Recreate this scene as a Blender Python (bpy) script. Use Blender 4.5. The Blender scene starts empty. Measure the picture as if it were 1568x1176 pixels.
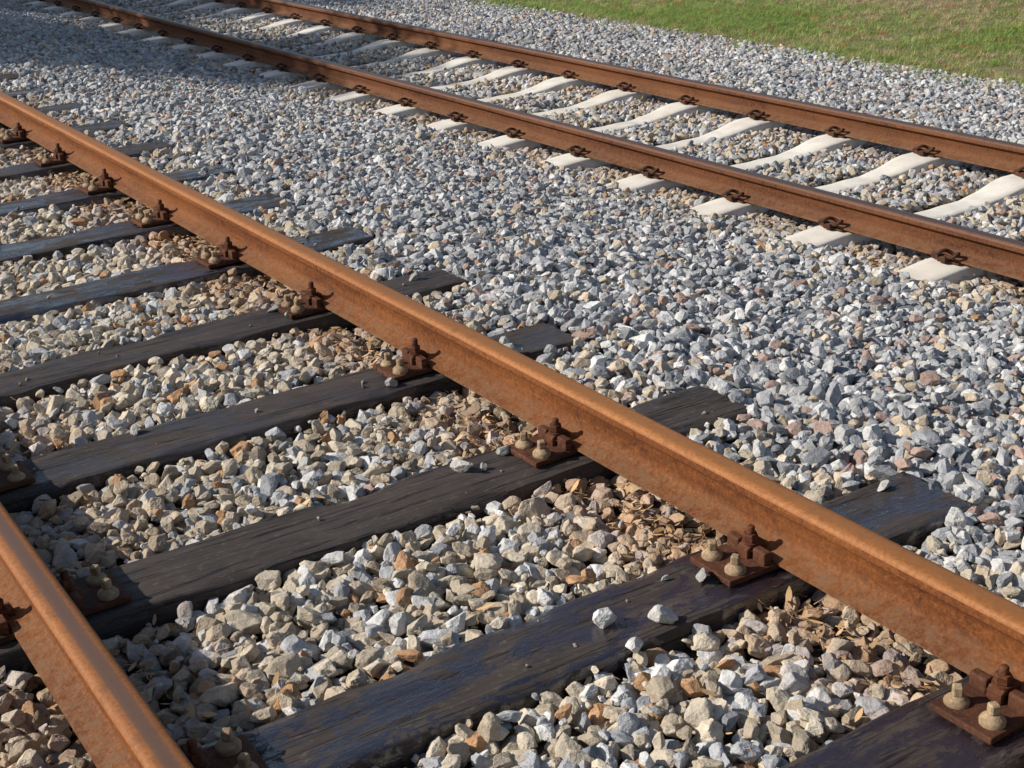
import bpy, bmesh, numpy as np, math, random
from mathutils import Vector, Matrix, noise
rng=np.random.default_rng(11); random.seed(7)
scene=bpy.context.scene; COL=scene.collection
S=0.7417; RH=.137
XB=.748; XA=-.712; XC=3.668; XD=XC+1.435; ZF=-0.385; SF=0.7022; PHI=2.672
CAM=np.array([-1.232,-1.3486,1.5958]); YAW,PIT,ROL,FPX=0.5605,0.3908,-0.0508,2159.

# ------------------------------------------------------------ helpers
def link(o): COL.objects.link(o); return o
def new_obj(name,verts,faces,mats,smooth=False,matidx=None,loc=(0,0,0)):
    me=bpy.data.meshes.new(name); me.from_pydata([tuple(v) for v in verts],[],faces); 
    for m in mats: me.materials.append(m)
    if matidx is not None: me.polygons.foreach_set("material_index",matidx)
    if smooth: me.polygons.foreach_set("use_smooth",[True]*len(me.polygons))
    me.update(); o=bpy.data.objects.new(name,me); o.location=loc; return link(o)
class MB:
    """mesh builder collecting parts"""
    def __init__(s): s.v=[];s.f=[];s.m=[];s.sm=[]
    def add(s,v,f,mi=0,sm=False):
        b=len(s.v); s.v+= [tuple(p) for p in v]; s.f+=[tuple(i+b for i in q) for q in f]; s.m+=[mi]*len(f); s.sm+=[sm]*len(f)
    def bm(s,bm,mi=0,sm=False):
        bm.verts.ensure_lookup_table(); bm.verts.index_update()
        s.add([v.co[:] for v in bm.verts],[[v.index for v in f.verts] for f in bm.faces],mi,sm); bm.free()
    def box(s,c,d,mi=0,bev=0.003,rot=None):
        bm=bmesh.new(); bmesh.ops.create_cube(bm,size=1); bmesh.ops.scale(bm,vec=d,verts=bm.verts)
        if bev: bmesh.ops.bevel(bm,geom=bm.edges[:],offset=bev,segments=2,affect='EDGES',profile=.5)
        M=Matrix.Translation(c)@(rot if rot else Matrix.Identity(4)); bmesh.ops.transform(bm,matrix=M,verts=bm.verts); s.bm(bm,mi)
    def lathe(s,c,prof,n=20,mi=0,sm=True):
        v=[];f=[]
        for r,z in prof:
            for k in range(n): a=2*math.pi*k/n; v.append((c[0]+r*math.cos(a),c[1]+r*math.sin(a),c[2]+z))
        for i in range(len(prof)-1):
            for k in range(n): f.append((i*n+k,i*n+(k+1)%n,(i+1)*n+(k+1)%n,(i+1)*n+k))
        f.append(tuple((len(prof)-1)*n+k for k in range(n))); s.add(v,f,mi,sm)
    def tube(s,path,r,n=8,mi=0):
        P=[Vector(p) for p in path]; v=[];f=[]
        up=Vector((0.1,0.2,1)).normalized()
        for i,p in enumerate(P):
            t=(P[min(i+1,len(P)-1)]-P[max(i-1,0)]).normalized(); a=t.cross(up); 
            if a.length<1e-3: a=t.cross(Vector((1,0,0)))
            a.normalize(); b=t.cross(a)
            for k in range(n): an=2*math.pi*k/n; v.append(p+a*r*math.cos(an)+b*r*math.sin(an))
        for i in range(len(P)-1):
            for k in range(n): f.append((i*n+k,i*n+(k+1)%n,(i+1)*n+(k+1)%n,(i+1)*n+k))
        f.append(tuple(range(n))[::-1]); f.append(tuple((len(P)-1)*n+k for k in range(n))); s.add(v,f,mi,True)
    def mesh(s,name,mats):
        me=bpy.data.meshes.new(name); me.from_pydata(s.v,[],s.f)
        for m in mats: me.materials.append(m)
        me.polygons.foreach_set("material_index",s.m); me.polygons.foreach_set("use_smooth",s.sm)
        me.update(); return me
def catmull(pts,k=6):
    P=[Vector(p) for p in pts]; P=[P[0]]+P+[P[-1]]; out=[]
    for i in range(1,len(P)-2):
        for j in range(k):
            t=j/k; a,b,c,d=P[i-1],P[i],P[i+1],P[i+2]
            out.append(0.5*((2*b)+(c-a)*t+(2*a-5*b+4*c-d)*t*t+(-a+3*b-3*c+d)*t**3))
    out.append(P[-2]); return out

class NT:
    def __init__(s,name):
        s.m=bpy.data.materials.new(name); s.m.use_nodes=True; s.t=s.m.node_tree; s.b=s.t.nodes["Principled BSDF"]
    def n(s,t,**k):
        x=s.t.nodes.new(t)
        for a,b in k.items(): setattr(x,a,b)
        return x
    def l(s,a,b): s.t.links.new(a,b)
    def world(s,scale=(1,1,1)):
        g=s.n('ShaderNodeNewGeometry'); mp=s.n('ShaderNodeMapping'); mp.inputs['Scale'].default_value=scale
        s.l(g.outputs['Position'],mp.inputs['Vector']); return mp.outputs[0]
    def noise(s,vec,sc,det=4,rough=.6,dist=0):
        x=s.n('ShaderNodeTexNoise'); x.inputs['Scale'].default_value=sc; x.inputs['Detail'].default_value=det; x.inputs['Roughness'].default_value=rough; x.inputs['Distortion'].default_value=dist
        s.l(vec,x.inputs['Vector']); return x.outputs['Fac']
    def ramp(s,fac,stops,interp='LINEAR'):
        x=s.n('ShaderNodeValToRGB'); e=x.color_ramp.elements; x.color_ramp.interpolation=interp
        while len(e)<len(stops): e.new(.5)
        for i,(p,c) in enumerate(stops): e[i].position=p; e[i].color=(c[0],c[1],c[2],1) if hasattr(c,'__len__') else (c,c,c,1)
        s.l(fac,x.inputs[0]); return x.outputs[0]
    def mix(s,fac,a,b,mode='MIX'):
        x=s.n('ShaderNodeMix'); x.data_type='RGBA'; x.blend_type=mode
        for i,v in ((0,fac),(6,a),(7,b)):
            if hasattr(v,'is_output'): s.l(v,x.inputs[i])
            elif i==0: x.inputs[0].default_value=v
            else: x.inputs[i].default_value=(v[0],v[1],v[2],1)
        return x.outputs[2]
    def math(s,op,a,b=0.):
        x=s.n('ShaderNodeMath'); x.operation=op
        for i,v in ((0,a),(1,b)):
            if hasattr(v,'is_output'): s.l(v,x.inputs[i])
            else: x.inputs[i].default_value=v
        return x.outputs[0]
    def bump(s,h,st=.5,dist=.01,prev=None):
        x=s.n('ShaderNodeBump'); x.inputs['Strength'].default_value=st; x.inputs['Distance'].default_value=dist; s.l(h,x.inputs['Height'])
        if prev is not None: s.l(prev,x.inputs['Normal'])
        return x.outputs[0]
    def out(s,col=None,rough=None,nrm=None,metal=None,spec=None):
        for v,k in ((col,'Base Color'),(rough,'Roughness'),(nrm,'Normal'),(metal,'Metallic'),(spec,'Specular IOR Level')):
            if v is None: continue
            if hasattr(v,'is_output'): s.l(v,s.b.inputs[k])
            else: s.b.inputs[k].default_value=v if not hasattr(v,'__len__') else (*v,1)
        return s.m

# ------------------------------------------------------------ materials
def rust_mat(name,c1,c2,c3,rough=.75,zlo=None):
    m=NT(name); w=m.world(); ws=m.world((1,.12,2.2))
    n1=m.noise(ws,11,6,.7); n2=m.noise(w,95,5,.8); n3=m.noise(w,1.3,2); n4=m.noise(w,26,5,.75)
    c=m.ramp(n1,[(.3,c1),(.5,c2),(.72,c3)])
    c=m.mix(m.ramp(n2,[(.42,0),(.6,.65)]),c,tuple(x*.55 for x in c1))
    c=m.mix(m.ramp(n4,[(.54,0),(.64,.7)]),c,(c1[0]*.42,c1[1]*.42,c1[2]*.6))
    c=m.mix(m.ramp(n2,[(.3,.5),(.42,0)]),c,tuple(min(1,x*1.5) for x in c3))
    c=m.mix(m.ramp(n3,[(.4,0),(.65,.3)]),c,tuple(x*1.15 for x in c3))
    if zlo is not None:   # dust gathered low on the web and foot
        sep=m.n('ShaderNodeSeparateXYZ'); g=m.n('ShaderNodeNewGeometry'); m.l(g.outputs['Position'],sep.inputs[0])
        t=m.math('MULTIPLY',m.math('SUBTRACT',zlo+.05,sep.outputs[2]),20.); t=m.math('MULTIPLY',m.math('MINIMUM',m.math('MAXIMUM',t,0.),1.),m.ramp(n4,[(.4,.05),(.6,.7)]))
        c=m.mix(t,c,(.25,.145,.078))
    nb=m.bump(m.math('ADD',n2,m.math('MULTIPLY',n4,.8)),.6,.004)
    return m.out(c,m.ramp(n2,[(.3,rough-.1),(.7,rough+.1)]),nb,spec=.2)
rail_side=rust_mat('rail_rust_side',(.11,.033,.011),(.185,.060,.017),(.265,.094,.025),zlo=.016)
rail_side_far=rust_mat('rail_rust_side_far',(.085,.030,.014),(.145,.053,.021),(.21,.084,.032),zlo=ZF+.01)
def head_mat(name,xc,c1,c2,shine,rr,met=.35,wd=28.):
    m=NT(name); w=m.world(); ws=m.world((8,.2,8))
    n=m.noise(ws,3,5,.6); n2=m.noise(w,120,4,.75); n4=m.noise(w,22,4,.7)
    sep=m.n('ShaderNodeSeparateXYZ'); g=m.n('ShaderNodeNewGeometry'); m.l(g.outputs['Position'],sep.inputs[0])
    dx=m.math('ABSOLUTE',m.math('SUBTRACT',sep.outputs[0],xc))
    band=m.ramp(m.math('ADD',m.math('MULTIPLY',dx,wd),m.math('MULTIPLY',m.math('SUBTRACT',n,.5),.25)),[(.0,1),(.36,.85),(.60,.0)])
    c=m.ramp(n,[(.3,c1),(.7,c2)]); c=m.mix(m.ramp(n2,[(.42,0),(.62,.5)]),c,tuple(x*.5 for x in c1)); c=m.mix(m.ramp(n4,[(.55,0),(.68,.45)]),c,tuple(x*.5 for x in c1))
    c=m.mix(m.math('MULTIPLY',band,shine[3]),c,shine[:3])
    ro=m.mix(band,(.65,)*3,(rr,)*3)
    me=m.math('MULTIPLY',band,met)
    return m.out(c,ro,m.bump(n2,.2,.002),me,.35)
headB=head_mat('rail_head_B',XB,(.28,.10,.026),(.40,.155,.042),(.38,.16,.05,.5),.45,.2)
headA=head_mat('rail_head_A',XA,(.26,.092,.026),(.38,.145,.04),(.22,.13,.09,.85),.34,.5,34.)
headC=head_mat('rail_head_C',XC,(.10,.048,.028),(.19,.085,.05),(.10,.07,.058,.85),.30,.5)
headD=head_mat('rail_head_D',XD,(.10,.048,.028),(.19,.085,.05),(.10,.07,.058,.85),.30,.5)
plate_m=rust_mat('rusty_plate',(.055,.022,.013),(.105,.040,.021),(.18,.075,.036),.7)
bolt_m=rust_mat('rusty_bolt',(.06,.024,.013),(.12,.042,.02),(.19,.07,.03),.65)
screw_m=rust_mat('dusty_screw',(.24,.15,.08),(.38,.26,.15),(.48,.36,.22),.65)
clip_m=rust_mat('dark_clip',(.035,.015,.010),(.065,.028,.016),(.12,.05,.026),.6)

def wood_mat():
    m=NT('creosoted_timber'); 
    oi=m.n('ShaderNodeObjectInfo'); tc=m.n('ShaderNodeTexCoord'); add=m.n('ShaderNodeVectorMath'); add.operation='ADD'
    sc=m.n('ShaderNodeVectorMath'); sc.operation='SCALE'; sc.inputs[3].default_value=37.; cmb=m.n('ShaderNodeCombineXYZ')
    m.l(oi.outputs['Random'],cmb.inputs[0]);m.l(oi.outputs['Random'],cmb.inputs[1]); m.l(cmb.outputs[0],sc.inputs[0])
    m.l(tc.outputs['Object'],add.inputs[0]); m.l(sc.outputs[0],add.inputs[1])
    def mp(s):
        x=m.n('ShaderNodeMapping'); x.inputs['Scale'].default_value=s; m.l(add.outputs[0],x.inputs['Vector']); return x.outputs[0]
    grain=m.noise(mp((.9,38,38)),3,8,.72,.15); fine=m.noise(mp((3.2,140,140)),3,5,.75,.1); blot=m.noise(mp((1,1.6,1)),3.2,5,.65,.4)
    crack=m.noise(mp((.38,15,15)),2.2,4,.5,.2)
    crk=m.ramp(crack,[(.484,1),(.497,0),(.510,1)])
    speck=m.noise(mp((1,1.5,1)),34,5,.8)
    blot2=m.noise(mp((1,2.4,1)),4.5,7,.75,.5)
    c=m.ramp(grain,[(.25,(.018,.013,.011)),(.5,(.038,.028,.023)),(.75,(.068,.051,.043))])
    c=m.mix(m.ramp(blot,[(.4,0),(.62,.8)]),c,(.074,.055,.045))
    c=m.mix(m.ramp(fine,[(.5,0),(.74,.55)]),c,(.15,.125,.105))
    c=m.mix(m.ramp(speck,[(.56,0),(.68,.5)]),c,(.19,.155,.12))
    c=m.mix(m.math('SUBTRACT',1.,crk),c,(.005,.004,.003))
    tar=m.ramp(blot2,[(.47,0),(.52,1)])
    tar=m.math('MULTIPLY',tar,m.n('ShaderNodeObjectInfo').outputs['Alpha'])
    c=m.mix(tar,c,(.018,.011,.017))
    ro=m.mix(tar,(.78,)*3,(.2,)*3)
    h=m.math('ADD',m.math('MULTIPLY',grain,.6),m.math('MULTIPLY',crk,1.1)); h=m.math('ADD',h,m.math('MULTIPLY',fine,.35))
    m.l(tar,m.b.inputs['Coat Weight']); m.b.inputs['Coat Roughness'].default_value=.08; m.b.inputs['Coat IOR'].default_value=1.85
    m.l(m.bump(m.noise(mp((1,3,3)),26,4,.65),.6,.007),m.b.inputs['Coat Normal'])
    return m.out(c,ro,m.bump(h,.6,.008),spec=.35)
wood=wood_mat()
def conc_mat():
    m=NT('sleeper_concrete'); w=m.world(); n=m.noise(w,7,6,.65); n2=m.noise(w,120,4,.7); n3=m.noise(w,2.1,3)
    c=m.ramp(n,[(.3,(.64,.57,.48)),(.6,(.80,.75,.66)),(.8,(.83,.80,.73))]); c=m.mix(m.ramp(n2,[(.5,0),(.75,.35)]),c,(.48,.42,.34)); c=m.mix(m.ramp(n3,[(.45,0),(.7,.35)]),c,(.60,.50,.38))
    return m.out(c,.85,m.bump(n2,.4,.003))
conc=conc_mat()
def stone_mat():
    m=NT('ballast_stone'); a=m.n('ShaderNodeAttribute'); a.attribute_type='INSTANCER'; a.attribute_name='scol'
    w=m.world(); n=m.noise(w,48,4,.75); n2=m.noise(w,300,2,.7)
    c=m.mix(1.,a.outputs['Color'],m.ramp(n,[(.28,.66),(.5,1.),(.72,1.25)]),'MULTIPLY')
    c=m.mix(m.ramp(n2,[(.56,0),(.72,.42)]),c,(.09,.08,.07)); c=m.mix(m.ramp(n2,[(.28,.4),(.42,0)]),c,(.60,.575,.54))
    return m.out(c,.92,m.bump(n,.7,.009),spec=.2)
stone=stone_mat()

# ------------------------------------------------------------ height profile
PX=np.array([-300,-12,-4,-2.6,-1.7,-1.25,-.9,-.72,-.5,0,.5,.74,.9,1.3,1.6,2.4,3.0,3.28,3.45,5.25,5.48,6.0,7.9,9,300.])
PZ=np.array([-.7,-.7,-.62,-.4,-.05,-.012,-.022,-.045,-.028,-.018,-.028,-.045,-.02,-.005,-.03,-.2,-.345,-.375,-.43,-.43,-.39,-.42,-.62,-.64,-.7])
def H(x): return np.interp(x,PX,PZ)

# ground sheet
xs=np.unique(np.concatenate([np.linspace(-300,-14,12),np.linspace(-12,9.5,160),np.linspace(10,22,24),np.linspace(30,300,14)]))
ys=np.unique(np.concatenate([np.linspace(-300,-6,12),np.linspace(-5,26,120),np.linspace(30,400,18)]))
XX,YY=np.meshgrid(xs,ys,indexing='ij')
ZZ=H(XX)-np.where((XX>-2.8)&(XX<8.0),.035,0.)
ZZ+= np.array([[noise.noise((x*.35,y*.35,0))*.05 if (x>8.3 or x<-3) else 0 for y in ys] for x in xs])
nx,ny=XX.shape; idx=np.arange(nx*ny).reshape(nx,ny)
F=np.stack([idx[:-1,:-1],idx[1:,:-1],idx[1:,1:],idx[:-1,1:]],-1).reshape(-1,4).tolist()
def ground_mat():
    m=NT('ground_soil_grass'); w=m.world(); sep=m.n('ShaderNodeSeparateXYZ'); m.l(w,sep.inputs[0])
    n=m.noise(w,.9,5,.65); n2=m.noise(w,9,6,.7); n3=m.noise(w,45,5,.8)
    gr=m.ramp(n,[(.38,(.15,.20,.05)),(.52,(.22,.24,.075)),(.64,(.36,.29,.16))])
    gr=m.mix(m.ramp(n2,[(.42,0),(.6,.6)]),gr,(.33,.29,.15)); gr=m.mix(m.ramp(n3,[(.45,0),(.6,.65)]),gr,(.07,.085,.03)); gr=m.mix(m.ramp(n3,[(.3,.7),(.42,0)]),gr,(.38,.41,.19))
    dirt=m.ramp(n3,[(.3,(.05,.04,.03)),(.7,(.14,.11,.08))])
    x=m.math('ADD',sep.outputs[0],m.math('MULTIPLY',m.math('SUBTRACT',n2,.5),.8))
    a=m.math('GREATER_THAN',x,7.95); b=m.math('LESS_THAN',x,-2.9); msk=m.math('MAXIMUM',a,b)
    return m.out(m.mix(msk,dirt,gr),.95,m.bump(n3,1.,.03),spec=.1)
ground=new_obj('ground',np.stack([XX,YY,ZZ],-1).reshape(-1,3),F,[ground_mat()],True)

# ------------------------------------------------------------ rails
def rail_profile(h=RH,fw=.063,hw=.0345,web=.0075):
    z=h
    R=[(fw,0),(fw,.008),(fw-.010,.011),(.022,.021),(.011,.030),(web,.041),(web,.082),(.010,z-.046),(.017,z-.039),(hw-.002,z-.033),(hw,z-.030),(hw,z-.013),(hw-.0025,z-.0065),(hw-.008,z-.002),(hw-.016,z-.0004),(0.006,z)]
    L=[(-x,y) for x,y in R[::-1]]
    return R+L
def sharpen(me,ang):
    bm=bmesh.new(); bm.from_mesh(me); bmesh.ops.recalc_face_normals(bm,faces=bm.faces)
    for fc in bm.faces: fc.smooth=True
    for ed in bm.edges:
        if len(ed.link_faces)==2 and ed.calc_face_angle(0)>math.radians(ang): ed.smooth=False
    bm.to_mesh(me); bm.free()
def rail(name,xc,z0,head,side,y0=-6,y1=60):
    pr=rail_profile(); n=len(pr); ysr=np.unique(np.concatenate([np.linspace(y0,20,105),np.linspace(20,y1,20)]))
    v=[(x+noise.noise((y*.35,xc,0))*.006,y,z+z0) for y in ysr for x,z in pr]; f=[];mi=[]
    for i in range(len(ysr)-1):
        for k in range(n):
            k2=(k+1)%n; f.append((i*n+k,i*n+k2,(i+1)*n+k2,(i+1)*n+k)); zz=(pr[k][1]+pr[k2][1])/2; mi.append(1 if zz>RH-.012 else 0)
    f.append(tuple(range(n))); mi.append(0); f.append(tuple((len(ysr)-1)*n+k for k in range(n))[::-1]); mi.append(0)
    o=new_obj(name,v,f,[side,head],True,mi,(xc,0,0)); sharpen(o.data,32); return o
rail('steel_rail',XA,.016,headA,rail_side)
rail('steel_rail',XB,.016,headB,rail_side)
rail('steel_rail',XC,ZF+.012,headC,rail_side_far)
rail('steel_rail',XD,ZF+.012,headD,rail_side_far)

# ------------------------------------------------------------ timber sleepers
Yn={n:n*S for n in range(-4,30)}
Yn[0]+=.03; Yn[1]-=.022; Yn[2]-=.005
Eend={1:1.27,2:1.245,3:1.20,4:1.24,6:1.235}
TW=.108
tarv={0:.9,1:1.,2:.1,3:.4,4:.2,5:1.,6:1.,7:1.,8:.6}
def timber(n):
    e=Eend.get(n,1.25+random.uniform(-.02,.02)); e0=-1.27+random.uniform(-.04,.02)
    nl=130; X=np.linspace(e0,e,nl); hw=TW+random.uniform(-.007,.005); r=.008
    ring=[]
    for a in np.linspace(-1,1,17): ring.append((a*(hw-r),0.))
    ring+= [(hw-r*.3,-r*.3),(hw,-r),(hw,-.05),(hw,-.15),(-hw,-.15),(-hw,-.05),(-hw,-r),(-hw+r*.3,-r*.3)]
    m=len(ring); v=[]; sd=n*13.7
    for x in X:
        for (y,z) in ring:
            w=noise.noise((x*2.2,y*9,sd))*.005+noise.noise((x*6,y*60,sd+5))*.0022
            ey=noise.noise((x*3.1,sd,z*5+ (9 if y>0 else 0)))*.008+noise.noise((x*16,sd,3 if y>0 else 7))*.004
            ed=max(0,(abs(y)-hw+.03)/.03)
            chip=max(0,noise.noise((x*5,sd+2,1 if y>0 else 4))-.1)*.045*ed if z>-.02 else 0
            xx=x
            if x==X[0] or x==X[-1]: xx=x+noise.noise((y*40,z*20,sd))*.014
            v.append((xx,y+math.copysign(ey,y)*(abs(y)/hw),z+(w if z>-.02 else 0)-chip))
    f=[]
    for i in range(nl-1):
        for k in range(m): k2=(k+1)%m; f.append((i*m+k,(i+1)*m+k,(i+1)*m+k2,i*m+k2))
    f.append(tuple(range(m))); f.append(tuple((nl-1)*m+k for k in range(m))[::-1])
    o=new_obj('timber_sleeper',v,f,[wood],True,None,(0,Yn[n],0)); sharpen(o.data,40)
    o.color=(1,1,1,tarv.get(n,random.uniform(.1,.9))); o.rotation_euler=(0,0,random.uniform(-.01,.01))
    if n==2: o.rotation_euler=(0,0,-.014)
for n in range(-3,27): timber(n)

# ------------------------------------------------------------ near fastenings (ribbed baseplates)
def fastening(seed):
    r=random.Random(seed); b=MB()
    b.box((0,0,.0085),(.385,.140,.015),0,.003)
    for s in (-1,1):
        for t in (-1,1):
            b.box((s*.080,t*.044,.030),(.022,.040,.034),0,.004)          # rib halves
        b.box((s*.070,0,.040),(.052,.036,.012),1,.004,Matrix.Rotation(s*.08,4,'Y'))   # clip plate
        b.box((s*.094,0,.027),(.012,.034,.026),1,.003)
        b.box((s*.048,0,.034),(.012,.034,.014),1,.003)
        b.lathe((s*.076,0,.045),[(.020,0),(.020,.004),(.012,.005)],16,1,False)
        b.lathe((s*.076,0,.049),[(.0155,0),(.0175,.003),(.0175,.017),(.0155,.020),(.009,.0205)],6,1,False)
        hb=r.uniform(.012,.022)
        b.lathe((s*.076,0,.069),[(.0095,0),(.0095,hb),(.007,hb+.003)],12,1)
        for t in (-1,1):
            dz=r.uniform(-.001,.006); c=(s*.152,t*.040)
            b.lathe((c[0],c[1],.016+dz),[(.024,-dz),(.024,.004),(.021,.008),(.015,.013),(.0125,.016)],20,2)
            bm=bmesh.new(); bmesh.ops.create_cube(bm,size=1); bmesh.ops.scale(bm,vec=(.019,.019,.022),verts=bm.verts); bmesh.ops.bevel(bm,geom=bm.edges[:],offset=.003,segments=1,affect='EDGES')
            bmesh.ops.transform(bm,matrix=Matrix.Translation((c[0],c[1],.042+dz))@Matrix.Rotation(r.uniform(0,1.6),4,'Z'),verts=bm.verts); b.bm(bm,2)
    return b.mesh('rail_fastening',[plate_m,bolt_m,screw_m])
fms=[fastening(i) for i in range(6)]
for n in range(-3,27):
    for xc in (XA,XB):
        o=bpy.data.objects.new('rail_fastening',random.choice(fms)); o.location=(xc,Yn[n]+random.uniform(-.008,.008),.002); o.rotation_euler=(0,0,random.uniform(-.03,.03)); link(o)

# ------------------------------------------------------------ concrete sleepers
def concrete_mesh():
    L=1.25; X=np.linspace(-L,L,110); v=[];
    kx=[0,.22,.36,.50,.58,.82,.9,1.05,1.25]; kz=[-.060,-.056,-.038,-.010,0,0,-.006,-.02,-.05]; kw=[.078,.078,.086,.10,.106,.106,.106,.104,.10]
    for x in X:
        a=abs(x); zt=np.interp(a,kx,kz); w=np.interp(a,kx,kw); g=noise.noise((x*4,0,3))*.003
        ring=[(-w+.008,zt),(-w*.5,zt+.001),(0,zt+.001),(w*.5,zt+.001),(w-.008,zt),(w,zt-.008),(w+.03,zt-.16),(-w-.03,zt-.16),(-w,zt-.008)]
        for y,z in ring: v.append((x,y,z+g+noise.noise((x*8,y*12,0))*.0025))
    m=9;f=[]
    for i in range(len(X)-1):
        for k in range(m): k2=(k+1)%m; f.append((i*m+k,(i+1)*m+k,(i+1)*m+k2,i*m+k2))
    f.append(tuple(range(m))); f.append(tuple((len(X)-1)*m+k for k in range(m))[::-1])
    me=bpy.data.meshes.new('concrete_sleeper'); me.from_pydata(v,[],f); me.materials.append(conc); sharpen(me,50); return me
cm=concrete_mesh()
b=MB()
b.box((0,0,.0045),(.150,.15,.007),1,.001)
for s in (-1,1):
    b.box((s*.088,0,.018),(.030,.046,.030),0,.005)
    pth=[(.086,-.055,.032),(.086,-.02,.032),(.086,.03,.030),(.090,.054,.036),(.074,.066,.048),(.056,.056,.046),(.052,.030,.036),(.065,.008,.050),(.090,.0,.056),(.109,-.012,.047),(.109,-.034,.036),(.102,-.05,.028)]
    b.tube(catmull([(s*x,s*y,z) for x,y,z in pth],5),.0085,8,0)
cf=b.mesh('rail_spring_clip',[clip_m,plate_m])
YF=[PHI+n*SF for n in range(-10,32)]
for i,y in enumerate(YF):
    o=bpy.data.objects.new('concrete_sleeper',cm); o.location=((XC+XD)/2+random.uniform(-.012,.012),y,ZF+random.uniform(-.004,.004)); o.rotation_euler=(0,0,random.uniform(-.012,.012)); link(o)
    for xc in (XC,XD):
        o=bpy.data.objects.new('rail_spring_clip',cf); o.location=(xc,y,ZF+.003); o.rotation_euler=(0,0,random.uniform(-.02,.02)); link(o)

# ------------------------------------------------------------ rock prototypes
def ico(sub):
    bm=bmesh.new(); bmesh.ops.create_icosphere(bm,subdivisions=sub,radius=1); bm.verts.ensure_lookup_table()
    V=np.array([v.co[:] for v in bm.verts]); Fc=[[v.index for v in f.verts] for f in bm.faces]; bm.free(); return V,Fc
V0,F0=ico(5)
rocks=bpy.data.collections.new('ballast_stones')
NR=36
for i in range(NR):
    k=rng.integers(6,11); N=rng.normal(size=(k,3)); N/=np.linalg.norm(N,axis=1)[:,None]
    ax=np.linalg.qr(rng.normal(size=(3,3)))[0]; ax=ax+rng.normal(0,.24,(3,3)); ax/=np.linalg.norm(ax,axis=1)[:,None]
    ax2=-ax+rng.normal(0,.32,(3,3)); ax2/=np.linalg.norm(ax2,axis=1)[:,None]
    N=np.concatenate([N,ax,ax2]); d=np.concatenate([rng.uniform(.64,.95,k),rng.uniform(.58,.9,6)])
    dot=V0@N.T; r=np.where(dot>.05,d/np.maximum(dot,.05),9).min(1); r=np.minimum(r,1.12)
    V=V0*r[:,None]
    sd=float(i*7.3); V=V*(1+np.array([noise.noise((p[0]*2.1+sd,p[1]*2.1,p[2]*2.1))*.07+noise.noise((p[0]*6+sd,p[1]*6,p[2]*6))*.04 for p in V])[:,None])
    V=V*np.array([rng.uniform(1.05,1.45),rng.uniform(.82,1.08),rng.uniform(.6,.9)])
    me=bpy.data.meshes.new('stone'); me.from_pydata(V.tolist(),[],F0); me.materials.append(stone)
    me.polygons.foreach_set("use_smooth",[True]*len(me.polygons)); me.update()
    o=bpy.data.objects.new('stone_%02d'%i,me); rocks.objects.link(o)

def scatter(name,P,rot,scl,idx,col,coll):
    me=bpy.data.meshes.new(name); me.vertices.add(len(P)); me.vertices.foreach_set('co',P.astype(np.float32).ravel())
    a=me.attributes.new('rot','FLOAT_VECTOR','POINT'); a.data.foreach_set('vector',rot.astype(np.float32).ravel())
    a=me.attributes.new('scl','FLOAT_VECTOR','POINT'); a.data.foreach_set('vector',scl.astype(np.float32).ravel())
    a=me.attributes.new('idx','INT','POINT'); a.data.foreach_set('value',idx.astype(np.int32))
    a=me.attributes.new('scol','FLOAT_COLOR','POINT'); a.data.foreach_set('color',np.concatenate([col,np.ones((len(col),1))],1).astype(np.float32).ravel())
    o=link(bpy.data.objects.new(name,me))
    ng=bpy.data.node_groups.new(name,'GeometryNodeTree'); ng.interface.new_socket('Geometry',in_out='INPUT',socket_type='NodeSocketGeometry'); ng.interface.new_socket('Geometry',in_out='OUTPUT',socket_type='NodeSocketGeometry')
    gi=ng.nodes.new('NodeGroupInput'); go=ng.nodes.new('NodeGroupOutput'); ip=ng.nodes.new('GeometryNodeInstanceOnPoints'); ci=ng.nodes.new('GeometryNodeCollectionInfo')
    ci.inputs['Collection'].default_value=coll; ci.inputs['Separate Children'].default_value=True; ci.inputs['Reset Children'].default_value=True
    def na(nm,t):
        x=ng.nodes.new('GeometryNodeInputNamedAttribute'); x.data_type=t; x.inputs['Name'].default_value=nm; return [q for q in x.outputs if q.enabled and q.name=='Attribute'][0]
    L=ng.links.new
    L(gi.outputs[0],ip.inputs['Points']); L(ci.outputs[0],ip.inputs['Instance']); ip.inputs['Pick Instance'].default_value=True
    L(na('idx','INT'),ip.inputs['Instance Index']); L(na('rot','FLOAT_VECTOR'),ip.inputs['Rotation']); L(na('scl','FLOAT_VECTOR'),ip.inputs['Scale']); L(ip.outputs[0],go.inputs[0])
    md=o.modifiers.new('scatter','NODES'); md.node_group=ng; return o

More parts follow.
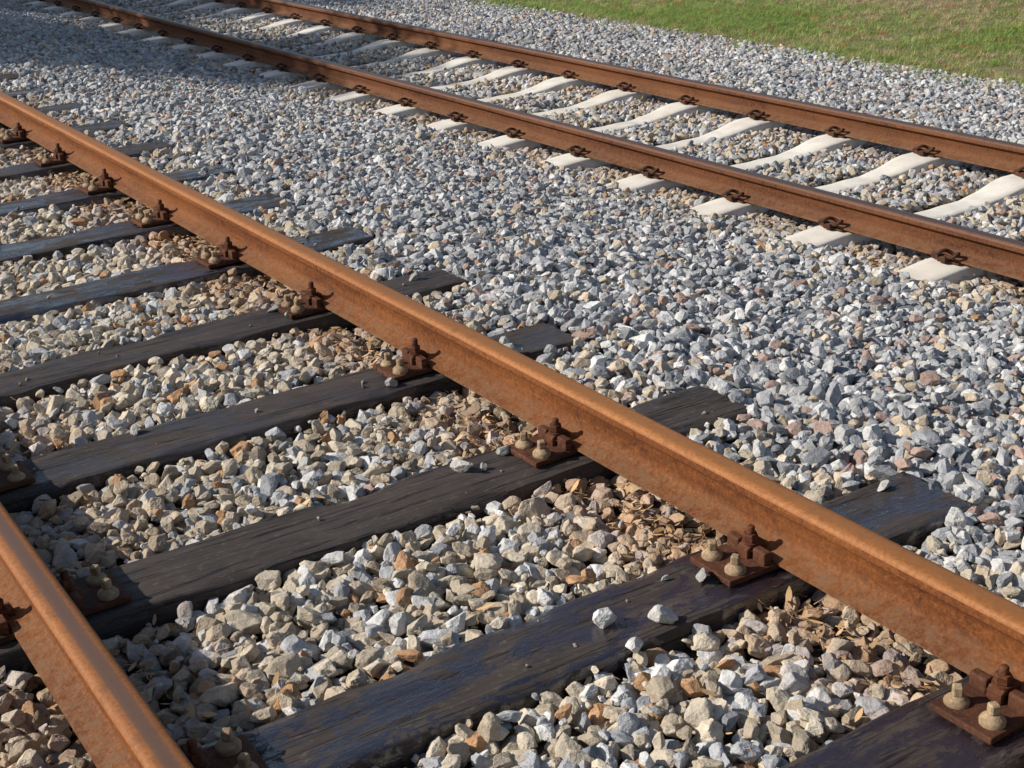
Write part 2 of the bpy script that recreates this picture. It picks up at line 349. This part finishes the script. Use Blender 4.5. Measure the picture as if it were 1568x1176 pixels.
def inview(x,y,extra=.16):
    dx=x-CAM[0]; dy=y-CAM[1]; ang=np.arctan2(dx,dy)-YAW; dist=np.hypot(dx,dy)
    return (np.abs(ang)<.36+extra+ .5/np.maximum(dist,.8))&(dist>.8)&(dist<27)
def grid(sp,x0,x1,y0,y1,jit=.42):
    gx=np.arange(x0,x1,sp); gy=np.arange(y0,y1,sp); A,B=np.meshgrid(gx,gy); A=A.ravel(); B=B.ravel()
    A=A+rng.uniform(-jit,jit,len(A))*sp; B=B+rng.uniform(-jit,jit,len(B))*sp
    k=inview(A,B); return A[k],B[k]
yn=np.array([Yn[n] for n in range(-4,30)]); yf=np.array(YF)
def dsl(y,arr): return np.abs(y-arr[np.clip(np.searchsorted((arr[1:]+arr[:-1])/2,y),0,len(arr)-1)])
Ps=[];Ss=[]
def layer(sp,dm,sg,lo,hi,zoff,keep=1.,jz=.006,near_rail_skip=False,x0=-2.9,x1=8.05):
    x,y=grid(sp,x0,x1,-2.6,24)
    if keep<1: k=rng.random(len(x))<keep; x=x[k];y=y[k]
    d=np.clip(dm*np.exp(rng.normal(0,sg,len(x))),lo,hi); r=d/2
    z=H(x)+zoff-r*.55+rng.normal(0,jz,len(x))
    dn=dsl(y,yn); df=dsl(y,yf)
    over=(np.abs(x)<1.25+r*.6)&(dn<TW+r*.66)
    over|=(x>XC-.36)&(x<XD+.40)&(df<.10+r*.75)
    cover=(((x>XC-.44)&(x<XC-.32))|((x>XD+.30)&(x<XD+.5)))&(df<.15)
    over&=~(cover&(rng.random(len(x))<.45))
    for xr in (XA,XB,XC,XD):
        dxr=np.abs(x-xr); 
        if near_rail_skip: over|=dxr<.078
        base=.014 if xr in(XA,XB) else ZF+.010
        z=np.where(dxr<.09,np.minimum(z,base-r*.8-.004),z)
    k=~over; x,y,z,d=x[k],y[k],z[k],d[k]
    Ps.append(np.stack([x,y,z],1)); Ss.append(d/2)
layer(.042,.047,.18,.032,.064,-.014)
layer(.041,.0435,.21,.026,.066,.004,.88,.007,True)
layer(.078,.044,.21,.030,.066,.018,.5,.007,True)
layer(.032,.018,.3,.010,.026,.004,.3,.008,True,-1.6,3.0)
P=np.concatenate(Ps); R=np.concatenate(Ss)
def sy(n): return Yn[n]
man=[(.255,.705,.029,.68),(.356,.642,.025,.50),(.245,.590,.018,.60),(.47,sy(1)+.05,.009,.45),(.40,1.52,.025,.42),(.45,1.49,.013,.35),(1.16,sy(1)+.06,.016,.45),(.62,sy(0)-.0,.012,.4),(.1,sy(0)-.05,.02,.5),
     (1.1,sy(4)+.03,.02,.3),(-.2,sy(3)+.08,.015,.4),(-.45,sy(6)+.02,.017,.4),(.05,sy(8),.02,.4),(1.15,sy(7)-.03,.02,.4),(.95,sy(3)-.09,.025,.4),(.98,sy(3)-.02,.020,.4),(.53,sy(1)+.0,.018,.35),
     (.54,sy(2)+.06,.016,.35),(.55,sy(4)+.05,.018,.35),(.56,sy(4)-.04,.015,.4),(.54,sy(3)-.07,.017,.35)]
MP=np.array([(x,y,r*.62) for x,y,r,c in man]); MR=np.array([m[2]*1.0 for m in man]); MC=np.array([[m[3],m[3]*.96,m[3]*.88] for m in man])
for n in range(-2,20):
    k=rng.integers(4,12)
    for _ in range(k):
        x=rng.uniform(-1.1,1.15); r=rng.uniform(.002,.008)
        if abs(abs(x)-.73)<.22: continue
        MP=np.vstack([MP,[x,Yn[n]+rng.uniform(-.09,.09),r*.5]]); MR=np.append(MR,r); MC=np.vstack([MC,[.3,.26,.2]])
# colours
def lerp(a,b,t): return a+(b-a)*t[:,None]
nP=len(P); x=P[:,0]; y=P[:,1]
u=rng.random(nP)
grey=np.array([.37,.37,.375]);lgrey=np.array([.56,.545,.52]);dgrey=np.array([.22,.225,.24]);tan=np.array([.53,.425,.31]);pink=np.array([.39,.27,.22]);beige=np.array([.52,.445,.34]);beige2=np.array([.41,.335,.245]);rust=np.array([.38,.215,.11])
pal=np.array([grey,lgrey,dgrey,tan,pink]); cs=np.searchsorted([.37,.72,.83,.935],u); c_out=pal[cs]
pal2=np.array([beige,beige2,lgrey,grey,rust*1.1]); cs2=np.searchsorted([.42,.66,.82,.95],u); c_in=pal2[cs2]
t_in=np.clip((1.25-np.abs(x))/.35,0,1)*.94
t_in=np.maximum(t_in,np.clip((.75-np.abs(x-XC))/.4,0,1)*.65); t_in=np.maximum(t_in,((x>XC)&(x<XD))*.55)
sel=rng.random(nP)<t_in; col=np.where(sel[:,None],c_in,c_out)
pn=np.array([noise.noise((a*.9,b_*.9,4.)) for a,b_ in zip(x,y)])
for xr,w,s in ((XA,.45,1.0),(XB-.05,.31,.95),(XC,.3,.5),(XD,.3,.45)):
    t=np.clip(1-np.abs(x-xr)/w,0,1)**.9*s*(.8+.6*pn); t=np.clip(t*(rng.uniform(.4,1.3,nP)),0,.85); col=lerp(col,rust*rng.uniform(.7,1.3,(nP,1)),t)
br=rng.uniform(.78,1.2,nP)*(1+pn*.15); col=col*br[:,None]
P=np.vstack([P,MP]); R=np.append(R,MR); col=np.vstack([col,MC]); nA=len(P)
rot=np.stack([rng.normal(0,.55,nA),rng.normal(0,.55,nA),rng.uniform(0,6.283,nA)],1)
scl=R[:,None]*rng.uniform(.88,1.15,(nA,3))
print('stones',nA)
scatter('ballast_gravel',P,rot,scl,rng.integers(0,NR,nA),col,rocks)

# ------------------------------------------------------------ grass
def leaf_mat(name,tr=.3):
    m=NT(name); a=m.n('ShaderNodeAttribute'); a.attribute_type='INSTANCER'; a.attribute_name='scol'
    m.out(a.outputs['Color'],.7,spec=.25)
    if tr:
        t=m.n('ShaderNodeBsdfTranslucent'); mx=m.n('ShaderNodeMixShader'); mx.inputs[0].default_value=tr; m.l(a.outputs['Color'],t.inputs[0]); m.l(m.b.outputs[0],mx.inputs[1]); m.l(t.outputs[0],mx.inputs[2])
        m.l(mx.outputs[0],[q for q in m.t.nodes if q.type=='OUTPUT_MATERIAL'][0].inputs[0])
    return m.m
gm=leaf_mat('grass_blades',.4); tufts=bpy.data.collections.new('grass_tufts')
for i in range(8):
    v=[];f=[]
    for _ in range(18):
        bx,by=rng.normal(0,.024,2); a=rng.uniform(0,6.28); h=rng.uniform(.018,.05); w=rng.uniform(.0018,.0035); ln=rng.uniform(.4,1.6)*h
        dx,dy=math.cos(a),math.sin(a); b0=len(v)
        for t in (0,.5,1.):
            cx=bx+dx*ln*t*t; cy=by+dy*ln*t*t; cz=h*t*(1-.15*t); ww=w*(1-t*.85)
            v+=[(cx-dy*ww,cy+dx*ww,cz),(cx+dy*ww,cy-dx*ww,cz)]
        f+=[(b0,b0+1,b0+3,b0+2),(b0+2,b0+3,b0+5,b0+4)]
    me=bpy.data.meshes.new('tuft'); me.from_pydata(v,[],f); me.materials.append(gm); o=bpy.data.objects.new('tuft_%d'%i,me); tufts.objects.link(o)
x,y=grid(.055,7.5,21,-2,27,.6)
pn=np.array([noise.noise((a*.5,b_*.5,1.))+.6*noise.noise((a*1.7,b_*1.7,2.)) for a,b_ in zip(x,y)])
k=rng.random(len(x))<np.clip((x-7.55)/.6,0,1)*np.clip(.65+pn*.6,.3,1); x=x[k];y=y[k];pn=pn[k]; n=len(x)
zg=H(x)+np.array([noise.noise((a*.35,b_*.35,0))*.05 if a>8.3 else 0 for a,b_ in zip(x,y)])
g1=np.array([.31,.42,.11]);g2=np.array([.47,.50,.18]);g3=np.array([.62,.49,.29]);g4=np.array([.52,.23,.11])
q=rng.random(n)-pn*.8; c=np.where((q<.5)[:,None],g1,np.where((q<.8)[:,None],g2,g3)); c=np.where((rng.random(n)<.05)[:,None],g4,c)*rng.uniform(.7,1.25,(n,1))
scatter('grass',np.stack([x,y,zg-.004],1),np.stack([np.zeros(n),np.zeros(n),rng.uniform(0,6.28,n)],1),rng.uniform(.6,1.4,(n,1))*np.ones((1,3)),rng.integers(0,8,n),c,tufts)

# ------------------------------------------------------------ dry litter near rails
lm=leaf_mat('dry_litter',0); lit=bpy.data.collections.new('litter_bits')
for i in range(6):
    v=[];f=[]
    if i<3:
        L=rng.uniform(.5,1); pts=[(t*L,rng.normal(0,.05)*1,abs(rng.normal(0,.05))) for t in np.linspace(0,1,5)]
        mb=MB(); mb.tube(pts,.022,4); me=mb.mesh('twig',[lm])
    else:
        for a in np.linspace(0,1,5):
            w=.16*math.sin(math.pi*(a*.9+.05)); v+=[(a,-w,.12*a*a),(a,w,.12*a*a+.05)]
        f=[(2*j,2*j+1,2*j+3,2*j+2) for j in range(4)]; me=bpy.data.meshes.new('flake'); me.from_pydata(v,[],f); me.materials.append(lm)
    o=bpy.data.objects.new('bit_%d'%i,me); lit.objects.link(o)
n=9500; xr=rng.choice([XA+.13,XB-.12,XC-.13,XC+.14,0.1],n,p=[.15,.48,.15,.10,.12]); x=xr+rng.normal(0,.06,n)*np.where(xr==.1,7,1); y=rng.uniform(-.8,16,n)
k=(dsl(y,yn)>.13)|(x>2); k&=(np.abs(x-XB)>.03)&(np.abs(x-XA)>.03); x=x[k];y=y[k];n=len(x)
c=np.array([.46,.28,.13])*rng.uniform(.5,1.4,(n,1))+rng.uniform(0,.06,(n,1))
scatter('dry_grass_litter',np.stack([x,y,H(x)+rng.uniform(-.006,.014,n)],1),np.stack([rng.normal(0,.3,n),rng.normal(0,.3,n),rng.uniform(0,6.28,n)],1),rng.uniform(.014,.045,(n,1))*np.ones((1,3)),rng.integers(0,6,n),c,lit)

# ------------------------------------------------------------ trees (out of frame, shade the far left)
bark=NT('bark').out((.12,.09,.06),.9); lf=NT('foliage').out((.06,.09,.03),.7)
def tree(x0,y0,Hc,Rc,seed,nL):
    r=np.random.default_rng(seed); mb=MB(); z0=-.7
    def limb(a,b_,r0,r1,k=8):
        a=Vector(a);b_=Vector(b_); P=[a.lerp(b_,t)+Vector(r.normal(0,.05,3))*(0 if t in(0,1) else 1) for t in np.linspace(0,1,k)]
        v=[];f=[];n=9
        for i,p in enumerate(P):
            t=(P[min(i+1,k-1)]-P[max(i-1,0)]).normalized(); q=t.cross(Vector((0,1,.1))).normalized(); w=t.cross(q); rr=r0+(r1-r0)*i/(k-1)
            for j in range(n): an=2*math.pi*j/n; v.append(p+q*rr*math.cos(an)+w*rr*math.sin(an))
        for i in range(k-1):
            for j in range(n): f.append((i*n+j,i*n+(j+1)%n,(i+1)*n+(j+1)%n,(i+1)*n+j))
        mb.add(v,f,0,True)
    limb((x0,y0,z0),(x0+.2,y0,Hc-Rc*.4),.22,.13)
    cl=[]; nc=26
    for i in range(nc):
        d=r.normal(size=3); d/=np.linalg.norm(d); c=np.array([x0,y0,Hc])+d*Rc*r.uniform(.25,.85)*np.array([1,1,.75]); cl.append(c)
        limb((x0+.2,y0,Hc-Rc*r.uniform(.3,.9)),c,.07,.02)
    ci=r.integers(0,nc,nL); cc=np.array(cl)[ci]; p=cc+r.normal(size=(nL,3))*Rc*.17
    a=r.normal(size=(nL,3));a/=np.linalg.norm(a,axis=1)[:,None];b2=np.cross(a,r.normal(size=(nL,3)));b2/=np.linalg.norm(b2,axis=1)[:,None]; s=r.uniform(.06,.12,(nL,1))
    V=np.stack([p-a*s,p+b2*s*.5,p+a*s,p-b2*s*.5],1).reshape(-1,3); mb.add(V.tolist(),(np.arange(nL)[:,None]*4+np.arange(4)).tolist(),1)
    link(bpy.data.objects.new('tree',mb.mesh('tree',[bark,lf])))
tree(-7.8,16.8,6.0,3.0,3,32000); tree(-5.0,21.6,6.3,3.0,5,22000)

# ------------------------------------------------------------ light
EL=math.radians(33.5); az=Vector((-.88,.47,0)).normalized()
sd=Vector((az.x*math.cos(EL),az.y*math.cos(EL),math.sin(EL)))
ld=bpy.data.lights.new('sun','SUN'); ld.energy=5.; ld.angle=math.radians(.5); ld.color=(1,.955,.88); lo=link(bpy.data.objects.new('sun',ld)); lo.rotation_euler=(-sd).to_track_quat('-Z','Y').to_euler(); lo.location=(-10,10,12)
w=bpy.data.worlds.new('World'); scene.world=w; w.use_nodes=True; nt=w.node_tree; sk=nt.nodes.new('ShaderNodeTexSky'); sk.sky_type='NISHITA'; sk.sun_disc=False; sk.sun_elevation=EL; sk.sun_rotation=math.atan2(az.x,az.y)
nt.links.new(sk.outputs[0],nt.nodes['Background'].inputs[0]); nt.nodes['Background'].inputs[1].default_value=.095

# ------------------------------------------------------------ camera
fw=Vector((math.sin(YAW)*math.cos(PIT),math.cos(YAW)*math.cos(PIT),-math.sin(PIT))); r=Vector((math.cos(YAW),-math.sin(YAW),0)); u=r.cross(fw)
r2=r*math.cos(ROL)+u*math.sin(ROL); u2=-r*math.sin(ROL)+u*math.cos(ROL)
M=Matrix(((r2.x,u2.x,-fw.x,CAM[0]),(r2.y,u2.y,-fw.y,CAM[1]),(r2.z,u2.z,-fw.z,CAM[2]),(0,0,0,1)))
cd=bpy.data.cameras.new('camera'); cd.lens=36*FPX/1568; cd.clip_end=2000; co=link(bpy.data.objects.new('camera',cd)); co.matrix_world=M; scene.camera=co
scene.view_settings.view_transform='Standard'; scene.view_settings.look='None'; scene.view_settings.exposure=0
